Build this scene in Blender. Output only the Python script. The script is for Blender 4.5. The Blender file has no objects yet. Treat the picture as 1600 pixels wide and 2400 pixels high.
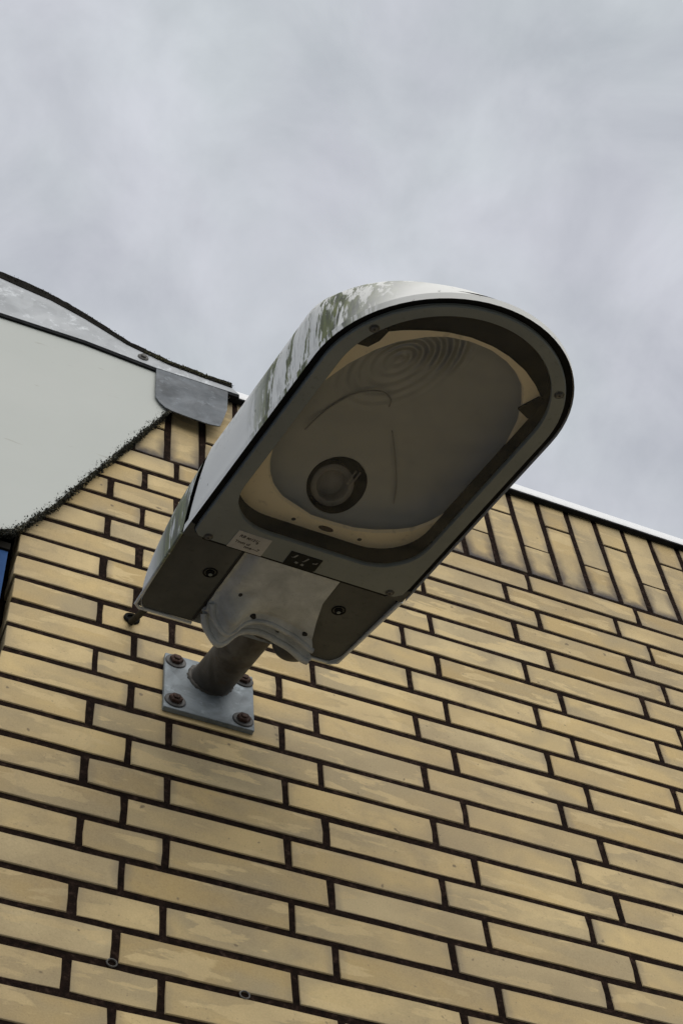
import bpy, bmesh, math, random
from mathutils import Vector, Matrix, noise as mn

random.seed(7)
S = bpy.context.scene
COL = S.collection
PI = math.pi

# ------------------------------------------------------------------ camera, world, sun, exposure
CAM = Vector((-0.397471, -1.442735, -1.974072))
CR = ((0.915296, -0.390316, -0.099428), (0.281400, 0.796293, -0.535474), (0.288178, 0.462138, 0.838679))
cd = bpy.data.cameras.new('camera')
cam = bpy.data.objects.new('camera', cd)
COL.objects.link(cam)
r_, d_, f_ = (Vector(v) for v in CR)
M = Matrix((r_, -d_, -f_)).transposed().to_4x4()
M.translation = CAM
cam.matrix_world = M
cd.sensor_fit = 'VERTICAL'
cd.sensor_height = 36.0
cd.sensor_width = 24.0
cd.lens = 4307.03 / 2400 * 36.0
cd.shift_x = -200 / 2400
cd.shift_y = 200 / 2400
cd.clip_start = 0.02
cd.clip_end = 2000
S.camera = cam

SUN_DIR = Vector((0.06, -0.78, 0.62)).normalized()      # towards the bright part of the overcast sky
W = bpy.data.worlds.new('World')
S.world = W
W.use_nodes = True
nt = W.node_tree
nt.nodes.clear()
def N(t, kind, **kw):
    n = t.nodes.new(kind)
    for k, v in kw.items():
        setattr(n, k, v)
    return n
out = N(nt, 'ShaderNodeOutputWorld')
bg = N(nt, 'ShaderNodeBackground')
sky = N(nt, 'ShaderNodeTexSky', sky_type='NISHITA', sun_disc=False)
sky.sun_elevation = math.asin(SUN_DIR.z)
sky.sun_rotation = math.atan2(SUN_DIR.x, SUN_DIR.y)
sky.air_density = 1.0
sky.dust_density = 4.0
tc = N(nt, 'ShaderNodeTexCoord')
mp = N(nt, 'ShaderNodeMapping')
mp.inputs['Location'].default_value = (1.3, 4.2, 2.1)
nt.links.new(tc.outputs['Generated'], mp.inputs['Vector'])
n1 = N(nt, 'ShaderNodeTexNoise'); n1.inputs['Scale'].default_value = 9.5
n1.inputs['Detail'].default_value = 8; n1.inputs['Roughness'].default_value = 0.56; n1.inputs['Distortion'].default_value = 0.35
nt.links.new(mp.outputs[0], n1.inputs['Vector'])
n2 = N(nt, 'ShaderNodeTexNoise'); n2.inputs['Scale'].default_value = 9.0
n2.inputs['Detail'].default_value = 3
nt.links.new(mp.outputs[0], n2.inputs['Vector'])
cr = N(nt, 'ShaderNodeValToRGB')
e = cr.color_ramp.elements
e[0].position = 0.34; e[0].color = (0.575, 0.60, 0.648, 1)
e[1].position = 0.68; e[1].color = (0.775, 0.80, 0.85, 1)
e2 = cr.color_ramp.elements.new(0.50); e2.color = (0.668, 0.692, 0.738, 1)
nt.links.new(n1.outputs['Fac'], cr.inputs[0])
cr2 = N(nt, 'ShaderNodeValToRGB')
e = cr2.color_ramp.elements
e[0].position = 0.35; e[0].color = (0.98, 1.0, 0.985, 1)
e[1].position = 0.65; e[1].color = (1.01, 0.993, 1.012, 1)
nt.links.new(n2.outputs['Fac'], cr2.inputs[0])
mul = N(nt, 'ShaderNodeMix', data_type='RGBA', blend_type='MULTIPLY'); mul.inputs[0].default_value = 1
nt.links.new(cr.outputs[0], mul.inputs[6]); nt.links.new(cr2.outputs[0], mul.inputs[7])
# cloud layer (radiance) scaled to the sky texture's own range, over the blue sky
sc = N(nt, 'ShaderNodeMix', data_type='RGBA', blend_type='MULTIPLY'); sc.inputs[0].default_value = 1
sc.inputs[7].default_value = (7.9, 7.95, 8.0, 1)
nt.links.new(mul.outputs[2], sc.inputs[6])
mx = N(nt, 'ShaderNodeMix', data_type='RGBA'); mx.inputs[0].default_value = 0.93
nt.links.new(sky.outputs[0], mx.inputs[6]); nt.links.new(sc.outputs[2], mx.inputs[7])
nt.links.new(mx.outputs[2], bg.inputs['Color'])
bg.inputs['Strength'].default_value = 0.10
nt.links.new(bg.outputs[0], out.inputs[0])

sd = bpy.data.lights.new('sun', 'SUN')
sd.energy = 1.5
sd.angle = math.radians(85)
sd.color = (1.0, 0.965, 0.91)
sun = bpy.data.objects.new('sun', sd)
COL.objects.link(sun)
sun.rotation_euler = (-SUN_DIR).to_track_quat('-Z', 'Y').to_euler()
S.view_settings.view_transform = 'Standard'
S.view_settings.look = 'None'
S.view_settings.exposure = 0.15
S.view_settings.gamma = 1.0
S.render.engine = 'CYCLES'

# ------------------------------------------------------------------ material helpers
MATS = {}
def mat(name, base=(0.5, 0.5, 0.5), rough=0.6, metal=0.0):
    m = bpy.data.materials.new(name); m.use_nodes = True
    b = m.node_tree.nodes['Principled BSDF']
    b.inputs['Base Color'].default_value = (*base, 1)
    b.inputs['Roughness'].default_value = rough
    b.inputs['Metallic'].default_value = metal
    MATS[name] = m
    return m, m.node_tree, b
def L(t, a, b): t.links.new(a, b)
def ncoord(t, kind='Object', scale=(1, 1, 1), loc=None, rnd=0.0):
    tc = t.nodes.new('ShaderNodeTexCoord')
    mp = t.nodes.new('ShaderNodeMapping')
    mp.inputs['Scale'].default_value = scale
    if loc: mp.inputs['Location'].default_value = loc
    L(t, tc.outputs[kind], mp.inputs['Vector'])
    if rnd:
        oi = t.nodes.new('ShaderNodeObjectInfo')
        ml = t.nodes.new('ShaderNodeMath'); ml.operation = 'MULTIPLY'; ml.inputs[1].default_value = rnd
        L(t, oi.outputs['Random'], ml.inputs[0])
        cb = t.nodes.new('ShaderNodeCombineXYZ')
        for i in range(3): L(t, ml.outputs[0], cb.inputs[i])
        L(t, cb.outputs[0], mp.inputs['Location'])
    return mp.outputs[0]
def nnoise(t, vec, scale, detail=4, rough=0.55, dist=0.0):
    n = t.nodes.new('ShaderNodeTexNoise')
    n.inputs['Scale'].default_value = scale; n.inputs['Detail'].default_value = detail
    n.inputs['Roughness'].default_value = rough; n.inputs['Distortion'].default_value = dist
    L(t, vec, n.inputs['Vector'])
    return n.outputs['Fac']
def ramp(t, fac, stops):
    r = t.nodes.new('ShaderNodeValToRGB')
    els = r.color_ramp.elements
    while len(els) < len(stops): els.new(0.5)
    for e, (p, c) in zip(els, stops):
        e.position = p
        e.color = (c, c, c, 1) if isinstance(c, (int, float)) else (*c, 1)
    L(t, fac, r.inputs[0])
    return r.outputs[0]
def mixc(t, fac, a, b, mode='MIX'):
    m = t.nodes.new('ShaderNodeMix'); m.data_type = 'RGBA'; m.blend_type = mode
    for s, v in ((0, fac), (6, a), (7, b)):
        if isinstance(v, (int, float)): m.inputs[s].default_value = v
        elif isinstance(v, tuple): m.inputs[s].default_value = (*v, 1)
        else: L(t, v, m.inputs[s])
    return m.outputs[2]
def math_(t, op, a, b=None, clamp=False):
    m = t.nodes.new('ShaderNodeMath'); m.operation = op; m.use_clamp = clamp
    for i, v in enumerate((a, b)):
        if v is None: continue
        if isinstance(v, (int, float)): m.inputs[i].default_value = v
        else: L(t, v, m.inputs[i])
    return m.outputs[0]
def bump(t, b, h, strength, dist=0.002):
    n = t.nodes.new('ShaderNodeBump')
    n.inputs['Strength'].default_value = strength; n.inputs['Distance'].default_value = dist
    L(t, h, n.inputs['Height']); L(t, n.outputs[0], b.inputs['Normal'])
def sepxyz(t, kind='Object'):
    tc = t.nodes.new('ShaderNodeTexCoord'); s = t.nodes.new('ShaderNodeSeparateXYZ')
    L(t, tc.outputs[kind], s.inputs[0]); return s.outputs

# ------------------------------------------------------------------ materials
def brick_material(name, soldier=False):
    m, t, b = mat(name, rough=0.72)
    b.inputs['Specular IOR Level'].default_value = 0.2
    v = ncoord(t, rnd=37.0)
    oi = t.nodes.new('ShaderNodeObjectInfo')
    tone = ramp(t, oi.outputs['Random'], [(0.0, (0.47, 0.335, 0.14)), (0.3, (0.61, 0.445, 0.195)), (0.7, (0.70, 0.53, 0.25)), (1.0, (0.62, 0.50, 0.285))])
    # fired-clay mottling: warm to greyish clouds, stretched along the brick
    vs = ncoord(t, scale=(1.0, 1.0, 1.5), rnd=37.0)
    cloud = nnoise(t, vs, 8, 3, 0.5, 0.3)
    grey = ramp(t, cloud, [(0.40, 0.0), (0.64, 0.95)])
    c = mixc(t, grey, tone, (0.39, 0.315, 0.185))
    # paler smears with a sharp ragged border
    vb = ncoord(t, scale=(0.62, 1.0, 2.0), rnd=61.0)
    sm = nnoise(t, vb, 17, 5, 0.55, 0.25)
    smear = ramp(t, sm, [(0.545, 0.0), (0.575, 0.72), (0.75, 0.85)])
    c = mixc(t, smear, c, (0.71, 0.545, 0.275))
    # broad weathering across the whole wall
    ge = t.nodes.new('ShaderNodeNewGeometry')
    big = nnoise(t, ge.outputs['Position'], 3.4, 4, 0.6, 0.6)
    c = mixc(t, ramp(t, big, [(0.40, 0.0), (0.66, 0.62)]), c, (0.33, 0.25, 0.14))
    med = nnoise(t, ge.outputs['Position'], 15, 5, 0.65, 0.8)
    c = mixc(t, ramp(t, med, [(0.56, 0.0), (0.74, 0.42)]), c, (0.27, 0.215, 0.14))
    # fine grime speckle and pits
    sp = nnoise(t, v, 260, 2, 0.5)
    c = mixc(t, ramp(t, sp, [(0.66, 0.0), (0.76, 0.5)]), c, (0.16, 0.12, 0.085))
    pit = nnoise(t, v, 70, 1, 0.4)
    c = mixc(t, ramp(t, pit, [(0.76, 0.0), (0.80, 0.8)]), c, (0.10, 0.075, 0.05))
    fine = nnoise(t, v, 420, 3, 0.65)
    c = mixc(t, 0.20, c, ramp(t, fine, [(0.3, (0.38, 0.29, 0.15)), (0.7, (0.76, 0.60, 0.35))]))
    # soot and lime that crept in from the joints, ragged, by distance to the brick's own edges
    def attr(nm):
        at = t.nodes.new('ShaderNodeAttribute'); at.attribute_name = nm
        sp_ = t.nodes.new('ShaderNodeSeparateXYZ'); L(t, at.outputs['Vector'], sp_.inputs[0]); return sp_.outputs
    pos, half = attr('pos'), attr('half')
    dx = math_(t, 'SUBTRACT', half[0], math_(t, 'ABSOLUTE', pos[0]))
    dzb = math_(t, 'ADD', half[1], pos[1])
    dz = math_(t, 'SUBTRACT', half[1], math_(t, 'ABSOLUTE', pos[1]))
    wob = math_(t, 'SUBTRACT', nnoise(t, v, 30, 4, 0.6), 0.5)
    def near(d, w, amp): return ramp(t, math_(t, 'ADD', math_(t, 'DIVIDE', d, w), math_(t, 'MULTIPLY', wob, amp)), [(0.0, 1.0), (0.35, 0.72), (1.0, 0.0)])
    if soldier:
        up = ramp(t, math_(t, 'DIVIDE', dzb, 0.14), [(0.0, 1.0), (0.35, 0.75), (1.0, 0.0)])
        side = math_(t, 'MULTIPLY', near(dx, 0.017, 1.3), up)
        k = math_(t, 'MAXIMUM', side, near(dzb, 0.026, 1.4))
        k = math_(t, 'MAXIMUM', k, math_(t, 'MULTIPLY', near(dx, 0.006, 1.0), 0.55))
        c = mixc(t, math_(t, 'MULTIPLY', k, 0.95), c, (0.06, 0.053, 0.055))
    else:
        mask = ramp(t, nnoise(t, v, 6, 2, 0.5), [(0.40, 0.15), (0.65, 1.0)])
        k = math_(t, 'MAXIMUM', near(dx, 0.012, 1.6), math_(t, 'MULTIPLY', near(dz, 0.0045, 1.2), 0.7))
        c = mixc(t, math_(t, 'MULTIPLY', math_(t, 'MULTIPLY', k, mask), 0.55), c, (0.19, 0.165, 0.13))
    L(t, c, b.inputs['Base Color'])
    h = math_(t, 'ADD', math_(t, 'MULTIPLY', fine, 0.35), math_(t, 'ADD', cloud, math_(t, 'MULTIPLY', pit, -0.3)))
    bump(t, b, h, 0.35, 0.0012)
    return m
M_BRICK = brick_material('buff_brick')
M_SOLD = brick_material('sooty_soldier_brick', True)

M_MORTAR, t, b = mat('dark_mortar', rough=0.95)
b.inputs['Specular IOR Level'].default_value = 0.05
v = ncoord(t)
L(t, ramp(t, nnoise(t, v, 90, 5, 0.7), [(0.3, (0.007, 0.005, 0.004)), (0.55, (0.022, 0.013, 0.0095)), (0.80, (0.085, 0.055, 0.042))]), b.inputs['Base Color'])
bump(t, b, nnoise(t, v, 420, 4, 0.7), 0.9, 0.003)

def streaks(t, b, base, y0, y1, amount):
    """weathered white paint: grime, green algae runs that follow gravity on the shell's flank"""
    v = ncoord(t)
    n0 = nnoise(t, v, 14, 5, 0.6)
    c = mixc(t, ramp(t, n0, [(0.40, 0.0), (0.75, 0.25)]), base, tuple(x * 0.80 for x in base))
    vs = ncoord(t, scale=(1.0, 1.0, 0.14))
    s = sepxyz(t)
    band = math_(t, 'MULTIPLY', ramp(t, math_(t, 'MULTIPLY', s[1], -1.0), [(y0, 0.0), (y0 + 0.06, 1.0), (y1 - 0.07, 1.0), (y1, 0.0)]),
                 ramp(t, s[0], [(0.0, 1.0), (0.02, 1.0)]))
    left = math_(t, 'LESS_THAN', s[0], -0.05)
    band = math_(t, 'MULTIPLY', band, left)
    run = nnoise(t, vs, 70, 6, 0.7, 0.4)
    patch = nnoise(t, ncoord(t, scale=(1, 1, 0.4)), 13, 3, 0.6)
    k = math_(t, 'ADD', math_(t, 'MULTIPLY', run, 0.62), math_(t, 'MULTIPLY', patch, 0.52))
    alg = math_(t, 'MULTIPLY', ramp(t, k, [(0.535, 0.0), (0.565, 0.93), (0.8, 0.97)]), math_(t, 'MULTIPLY', band, amount))
    green = ramp(t, nnoise(t, vs, 120, 4, 0.7), [(0.36, (0.016, 0.018, 0.005)), (0.48, (0.070, 0.090, 0.012)), (0.68, (0.16, 0.18, 0.035))])
    c = mixc(t, alg, c, green)
    k2 = math_(t, 'MULTIPLY', ramp(t, nnoise(t, vs, 150, 4, 0.75), [(0.50, 0.0), (0.62, 0.95)]), math_(t, 'MULTIPLY', band, 0.30 * amount))
    c = mixc(t, k2, c, (0.05, 0.05, 0.04))
    crest = math_(t, 'MULTIPLY', ramp(t, math_(t, 'ADD', s[2], 0.045), [(0.07, 0.0), (0.11, 1.0)]), left)
    k3 = math_(t, 'MULTIPLY', ramp(t, nnoise(t, v, 95, 5, 0.7), [(0.47, 0.0), (0.58, 0.9)]), math_(t, 'MULTIPLY', crest, ramp(t, nnoise(t, v, 12, 2), [(0.40, 0.0), (0.58, 1.0)])))
    c = mixc(t, math_(t, 'MULTIPLY', k3, 0.6), c, (0.05, 0.05, 0.03))
    spots = ramp(t, nnoise(t, v, 75, 3, 0.6), [(0.69, 0.0), (0.74, 0.85)])
    c = mixc(t, math_(t, 'MULTIPLY', spots, 0.8), c, (0.045, 0.042, 0.035))
    L(t, c, b.inputs['Base Color'])
    bump(t, b, k, 0.25, 0.001)
M_SHELL, t, b = mat('weathered_white_shell', rough=0.68)
streaks(t, b, (0.82, 0.82, 0.785), 0.51, 0.80, 1.0)
M_REAR, t, b = mat('weathered_rear_cover', rough=0.68)
streaks(t, b, (0.66, 0.675, 0.66), 0.22, 0.45, 0.9)

def dirty(name, base, rough, metal=0.0, var=0.35, scale=18, bmp=0.15, dark=None):
    m, t, b = mat(name, base, rough, metal)
    v = ncoord(t)
    n0 = nnoise(t, v, scale, 5, 0.62, 0.4)
    lo = dark or tuple(x * (1 - var) for x in base)
    c = mixc(t, ramp(t, n0, [(0.32, 0.0), (0.70, 1.0)]), base, lo)
    n1 = nnoise(t, v, scale * 14, 3, 0.6)
    c = mixc(t, ramp(t, n1, [(0.60, 0.0), (0.75, 0.45)]), c, tuple(x * 0.45 for x in lo))
    L(t, c, b.inputs['Base Color'])
    rr = ramp(t, n0, [(0.3, max(rough - 0.1, 0.05)), (0.7, min(rough + 0.15, 1))])
    L(t, rr, b.inputs['Roughness'])
    if bmp: bump(t, b, n1, bmp, 0.001)
    return m
M_FRAME = dirty('grey_painted_frame', (0.188, 0.208, 0.198), 0.55, var=0.18, scale=9)
M_TRAY = dirty('dark_rear_tray', (0.088, 0.093, 0.086), 0.65, var=0.5, scale=7)
M_GASKET = dirty('black_gasket_and_gap_shade', (0.012, 0.012, 0.011), 0.8, var=0.3, scale=60)
M_CAST = dirty('cast_aluminium', (0.55, 0.575, 0.575), 0.6, 0.1, var=0.35, scale=30, bmp=1.0)
M_CASTD = dirty('dark_cast_metal', (0.085, 0.083, 0.078), 0.6, 0.3, var=0.4, scale=30, bmp=0.4)
M_CAVITY = dirty('black_clip_and_cavity_shade', (0.012, 0.011, 0.009), 0.8, var=0.3)  # black puts the shade of the lamp cavity into the colour; clips share it
M_TAN = dirty('tan_reflector_plate', (0.95, 0.83, 0.60), 0.5, 0.0, var=0.08, scale=6, bmp=0.03)
M_REFL = dirty('dull_reflection_line', (0.27, 0.265, 0.25), 0.5, var=0.2)
M_SOCK = dirty('grey_lamp_socket', (0.34, 0.315, 0.28), 0.55, var=0.3, scale=30)
M_SCREW = dirty('dull_steel_screw', (0.13, 0.125, 0.115), 0.55, 0.4, var=0.4, scale=120)
M_RUST = dirty('rusty_bolt', (0.085, 0.042, 0.028), 0.85, 0.2, var=0.5, scale=90, bmp=0.6, dark=(0.03, 0.018, 0.014))
M_CABLE = dirty('black_cable', (0.008, 0.008, 0.008), 0.7, var=0.3)
M_CABLE.node_tree.nodes['Principled BSDF'].inputs['Specular IOR Level'].default_value = 0.1
M_CAP = dirty('white_metal_trim', (0.90, 0.905, 0.90), 0.45, var=0.07, scale=8, bmp=0.03)
M_PANEL = None
M_FELT = dirty('black_roofing_felt', (0.016, 0.014, 0.011), 0.95, var=0.5, scale=40, bmp=1.0)
M_LIP = dirty('dark_drip_edge_and_trim_shade', (0.018, 0.019, 0.020), 0.8, var=0.4, scale=40)
for m_ in (M_FELT, M_LIP, M_GASKET, M_CAVITY): m_.node_tree.nodes['Principled BSDF'].inputs['Specular IOR Level'].default_value = 0.08
M_BLUE = dirty('blue_painted_board', (0.030, 0.085, 0.225), 0.7, var=0.3, scale=10)
M_BLUE.node_tree.nodes['Principled BSDF'].inputs['Specular IOR Level'].default_value = 0.1
M_PAPER = dirty('dirty_paper_sticker', (0.46, 0.445, 0.41), 0.8, var=0.25, scale=30)
M_INK, _, _ = mat('black_ink', (0.012, 0.012, 0.012), 0.8)
M_TAGBLK = dirty('black_tag', (0.016, 0.018, 0.016), 0.6, var=0.3, scale=40)
M_TAGBLK.node_tree.nodes['Principled BSDF'].inputs['Specular IOR Level'].default_value = 0.1
M_TAGMARK = dirty('worn_grey_print', (0.24, 0.25, 0.25), 0.6, var=0.5, scale=150)

M_PANEL, t, b = mat('white_painted_panel', rough=0.6)
v = ncoord(t)
c = mixc(t, ramp(t, nnoise(t, v, 3.2, 4, 0.55), [(0.3, 0.0), (0.75, 1.0)]), (0.51, 0.53, 0.495), (0.46, 0.485, 0.45))
c = mixc(t, ramp(t, nnoise(t, ncoord(t, scale=(0.5, 1, 1.8)), 34, 2, 0.5), [(0.715, 0.0), (0.75, 0.55)]), c, (0.36, 0.36, 0.31))
L(t, c, b.inputs['Base Color'])
bump(t, b, nnoise(t, v, 30, 4, 0.6), 0.08, 0.002)

def zinc(name, base, var):
    m, t, b = mat(name, base, 0.6, 0.15)
    v = ncoord(t)
    vo = t.nodes.new('ShaderNodeTexVoronoi'); vo.inputs['Scale'].default_value = 42
    wv = t.nodes.new('ShaderNodeMix'); wv.data_type = 'VECTOR'
    L(t, v, vo.inputs['Vector'])
    sp = ramp(t, vo.outputs['Color'], [(0.2, 0.0), (0.8, 1.0)])
    c = mixc(t, ramp(t, nnoise(t, v, 17, 5, 0.6, 0.7), [(0.36, 0.0), (0.64, 1.0)]), base, tuple(x * var for x in base))
    c = mixc(t, math_(t, 'MULTIPLY', sp, 0.22), c, tuple(min(x * 1.35, 1) for x in base))
    c = mixc(t, ramp(t, nnoise(t, v, 30, 5, 0.7), [(0.56, 0.0), (0.68, 0.75)]), c, tuple(min(x * 1.7, 1) for x in base))
    L(t, c, b.inputs['Base Color'])
    L(t, ramp(t, nnoise(t, v, 20, 4), [(0.3, 0.50), (0.7, 0.75)]), b.inputs['Roughness'])
    return m
M_ZINC = zinc('pale_zinc_flashing', (0.44, 0.46, 0.475), 0.85)
M_GALV = zinc('dull_galvanised_sheet', (0.125, 0.142, 0.158), 0.40)
M_GALVP = zinc('galvanised_base_plate', (0.235, 0.27, 0.29), 0.45)

M_PIPE, t, b = mat('grimy_steel_pipe', rough=0.72, metal=0.25)
v = ncoord(t)
c = ramp(t, nnoise(t, v, 16, 6, 0.65, 0.6), [(0.3, (0.15, 0.145, 0.13)), (0.5, (0.075, 0.068, 0.058)), (0.72, (0.035, 0.03, 0.025))])
c = mixc(t, ramp(t, nnoise(t, v, 70, 4, 0.7), [(0.58, 0.0), (0.72, 0.6)]), c, (0.10, 0.06, 0.035))
L(t, c, b.inputs['Base Color'])
bump(t, b, nnoise(t, v, 160, 4, 0.7), 0.4, 0.001)

M_BOWL, t, b = mat('dull_ribbed_reflector', (0.22, 0.205, 0.17), 0.45, 0.2)
v = ncoord(t)
c = mixc(t, nnoise(t, v, 9, 4, 0.5), (0.42, 0.425, 0.415), (0.29, 0.31, 0.325))
c = mixc(t, ramp(t, nnoise(t, v, 22, 4, 0.6), [(0.55, 0.0), (0.75, 0.5)]), c, (0.29, 0.30, 0.31))
L(t, c, b.inputs['Base Color'])
# pressed concentric ribs round the front of the reflector
mpn = t.nodes.new('ShaderNodeMapping'); tcn = t.nodes.new('ShaderNodeTexCoord')
mpn.inputs['Location'].default_value = (0.068, 0.665 * 0.62, 0.0)
mpn.inputs['Scale'].default_value = (1.0, 0.62, 1.0)
L(t, tcn.outputs['Object'], mpn.inputs['Vector'])
wv = t.nodes.new('ShaderNodeTexWave'); wv.wave_type = 'RINGS'; wv.rings_direction = 'Z'
wv.inputs['Scale'].default_value = 26; wv.inputs['Distortion'].default_value = 0.9; wv.inputs['Detail'].default_value = 1
L(t, mpn.outputs[0], wv.inputs['Vector'])
ln = t.nodes.new('ShaderNodeVectorMath'); ln.operation = 'LENGTH'; L(t, mpn.outputs[0], ln.inputs[0])
sy = t.nodes.new('ShaderNodeSeparateXYZ'); L(t, mpn.outputs[0], sy.inputs[0])
fall = math_(t, 'MULTIPLY', ramp(t, ln.outputs['Value'], [(0.0, 0.3), (0.012, 1.0), (0.060, 0.9), (0.080, 0.0)]), ramp(t, math_(t, 'MULTIPLY', sy.outputs['Y'], -1.0), [(0.0, 0.15), (0.02, 1.0)]))
bump(t, b, math_(t, 'MULTIPLY', wv.outputs['Fac'], fall), 1.0, 0.012)

M_GLASS = bpy.data.materials.new('dusty_glass'); M_GLASS.use_nodes = True
t = M_GLASS.node_tree; t.nodes.clear()
o_ = t.nodes.new('ShaderNodeOutputMaterial')
tr = t.nodes.new('ShaderNodeBsdfTransparent'); tr.inputs[0].default_value = (1.0, 1.0, 0.985, 1)
gl = t.nodes.new('ShaderNodeBsdfGlossy'); gl.inputs['Roughness'].default_value = 0.08
df = t.nodes.new('ShaderNodeBsdfDiffuse'); df.inputs[0].default_value = (0.27, 0.28, 0.265, 1)
fr = t.nodes.new('ShaderNodeFresnel'); fr.inputs['IOR'].default_value = 1.45
m1 = t.nodes.new('ShaderNodeMixShader'); m2 = t.nodes.new('ShaderNodeMixShader')
L(t, math_(t, 'MULTIPLY', fr.outputs[0], 0.45), m1.inputs[0]); L(t, tr.outputs[0], m1.inputs[1]); L(t, gl.outputs[0], m1.inputs[2])
v = ncoord(t)
L(t, ramp(t, nnoise(t, v, 8, 5, 0.6), [(0.3, 0.05), (0.75, 0.13)]), m2.inputs[0])
L(t, m1.outputs[0], m2.inputs[1]); L(t, df.outputs[0], m2.inputs[2]); L(t, m2.outputs[0], o_.inputs[0])

M_MOSS, t, b = mat('dark_moss', rough=1.0)
v = ncoord(t)
L(t, ramp(t, nnoise(t, v, 60, 4, 0.7), [(0.3, (0.010, 0.010, 0.008)), (0.55, (0.028, 0.028, 0.018)), (0.8, (0.085, 0.085, 0.045))]), b.inputs['Base Color'])
M_LICHEN, t, b = mat('olive_lichen', rough=1.0)
L(t, ramp(t, nnoise(t, ncoord(t), 150, 4, 0.7), [(0.3, (0.025, 0.024, 0.012)), (0.55, (0.10, 0.095, 0.045)), (0.8, (0.24, 0.23, 0.14))]), b.inputs['Base Color'])
M_GROUND, t, b = mat('grey_paving', rough=0.9)
v = ncoord(t)
L(t, ramp(t, nnoise(t, v, 3, 6, 0.65), [(0.3, (0.095, 0.10, 0.098)), (0.7, (0.15, 0.155, 0.15))]), b.inputs['Base Color'])

# ------------------------------------------------------------------ object helpers
def props(o, label=None, cat=None, group=None, kind=None):
    if label: o['label'] = label
    if cat: o['category'] = cat
    if group: o['group'] = group
    if kind: o['kind'] = kind
    return o
def mesh_obj(name, verts, faces, m, parent=None, smooth=None):
    me = bpy.data.meshes.new(name)
    me.from_pydata([tuple(v) for v in verts], [], faces)
    bm = bmesh.new(); bm.from_mesh(me)
    bmesh.ops.remove_doubles(bm, verts=bm.verts, dist=1e-6)
    bmesh.ops.recalc_face_normals(bm, faces=bm.faces)
    bm.to_mesh(me); bm.free()
    if smooth is not None:
        for p in me.polygons: p.use_smooth = True
        me.set_sharp_from_angle(angle=math.radians(smooth))
    if m: me.materials.append(m)
    o = bpy.data.objects.new(name, me)
    COL.objects.link(o)
    if parent: o.parent = parent
    return o
def empty(name, loc, rot=None):
    o = bpy.data.objects.new(name, None)
    COL.objects.link(o)
    o.empty_display_size = 0.05
    if rot is not None:
        mm = rot.to_4x4(); mm.translation = loc; o.matrix_world = mm
    else:
        o.location = loc
    return o
class Geo:
    def __init__(s): s.v = []; s.f = []
    def add(s, vs, fs):
        k = len(s.v); s.v += [Vector(q) for q in vs]; s.f += [[i + k for i in f] for f in fs]
    def box(s, x0, x1, y0, y1, z0, z1):
        s.add([(x, y, z) for z in (z0, z1) for y in (y0, y1) for x in (x0, x1)],
              [[0, 2, 3, 1], [4, 5, 7, 6], [0, 1, 5, 4], [1, 3, 7, 5], [3, 2, 6, 7], [2, 0, 4, 6]])
    def prism(s, poly, fn, d0, d1):
        """poly of 2-D points; fn(p, d) gives the 3-D point at depth d"""
        n = len(poly)
        s.add([fn(p, d0) for p in poly] + [fn(p, d1) for p in poly],
              [list(range(n))[::-1], list(range(n, 2 * n))] + [[i, (i + 1) % n, n + (i + 1) % n, n + i] for i in range(n)])
    def loops(s, loops, closed=True, cap0=False, cap1=False):
        n = len(loops[0]); vs = [p for l in loops for p in l]; fs = []
        for k in range(len(loops) - 1):
            for i in range(n if closed else n - 1):
                j = (i + 1) % n
                fs.append([k * n + i, k * n + j, (k + 1) * n + j, (k + 1) * n + i])
        if cap0: fs.append(list(range(n))[::-1])
        if cap1: fs.append([(len(loops) - 1) * n + i for i in range(n)])
        s.add(vs, fs)
    def tube(s, pts, rad, seg=16, caps=True):
        pts = [Vector(p) for p in pts]; ls = []
        rad = rad if isinstance(rad, (list, tuple)) else [rad] * len(pts)
        up = None
        for i, p in enumerate(pts):
            d = (pts[min(i + 1, len(pts) - 1)] - pts[max(i - 1, 0)]).normalized()
            if up is None:
                up = d.orthogonal().normalized()
            up = (up - d * up.dot(d)).normalized(); sd = d.cross(up)
            ls.append([p + (up * math.cos(a) + sd * math.sin(a)) * rad[i] for a in [2 * PI * k / seg for k in range(seg)]])
        s.loops(ls, True, caps, caps)
    def lathe(s, org, axis, prof, seg=20, cap0=True, cap1=True, hexa=False):
        axis = Vector(axis).normalized(); u = axis.orthogonal().normalized(); w = axis.cross(u); org = Vector(org)
        s.loops([[org + axis * h + (u * math.cos(a) + w * math.sin(a)) * r for a in [2 * PI * k / seg for k in range(seg)]] for r, h in prof], True, cap0, cap1)
    def build(s, name, m, parent=None, smooth=None): return mesh_obj(name, s.v, s.f, m, parent, smooth)

# ------------------------------------------------------------------ ground
GZ = -3.574
g = Geo(); g.add([(-60, -60, GZ), (60, -60, GZ), (60, 60, GZ), (-60, 60, GZ)], [[0, 1, 2, 3]])
props(g.build('ground', M_GROUND), kind='structure')

# ------------------------------------------------------------------ brick wall
BL, BH = 0.222, 0.0622            # brick length and course height, joints included
JX, JZ = 0.0090, 0.0112
X0, X1 = -0.185, 3.0
BOT, TOP = 0.8365, 1.176          # soldier band
wall = empty('brick_wall', (X0, 0, GZ))
props(wall, 'buff yellow brick wall with black joints carrying the street lamp', 'wall')
wl = wall.location.copy()
g = Geo()
g.box(X0 + 0.0025 - wl.x, X1 - wl.x, 0.0015, 0.26, 0.0, TOP - 0.004 - wl.z)
core = g.build('mortar', M_MORTAR, wall)

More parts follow.
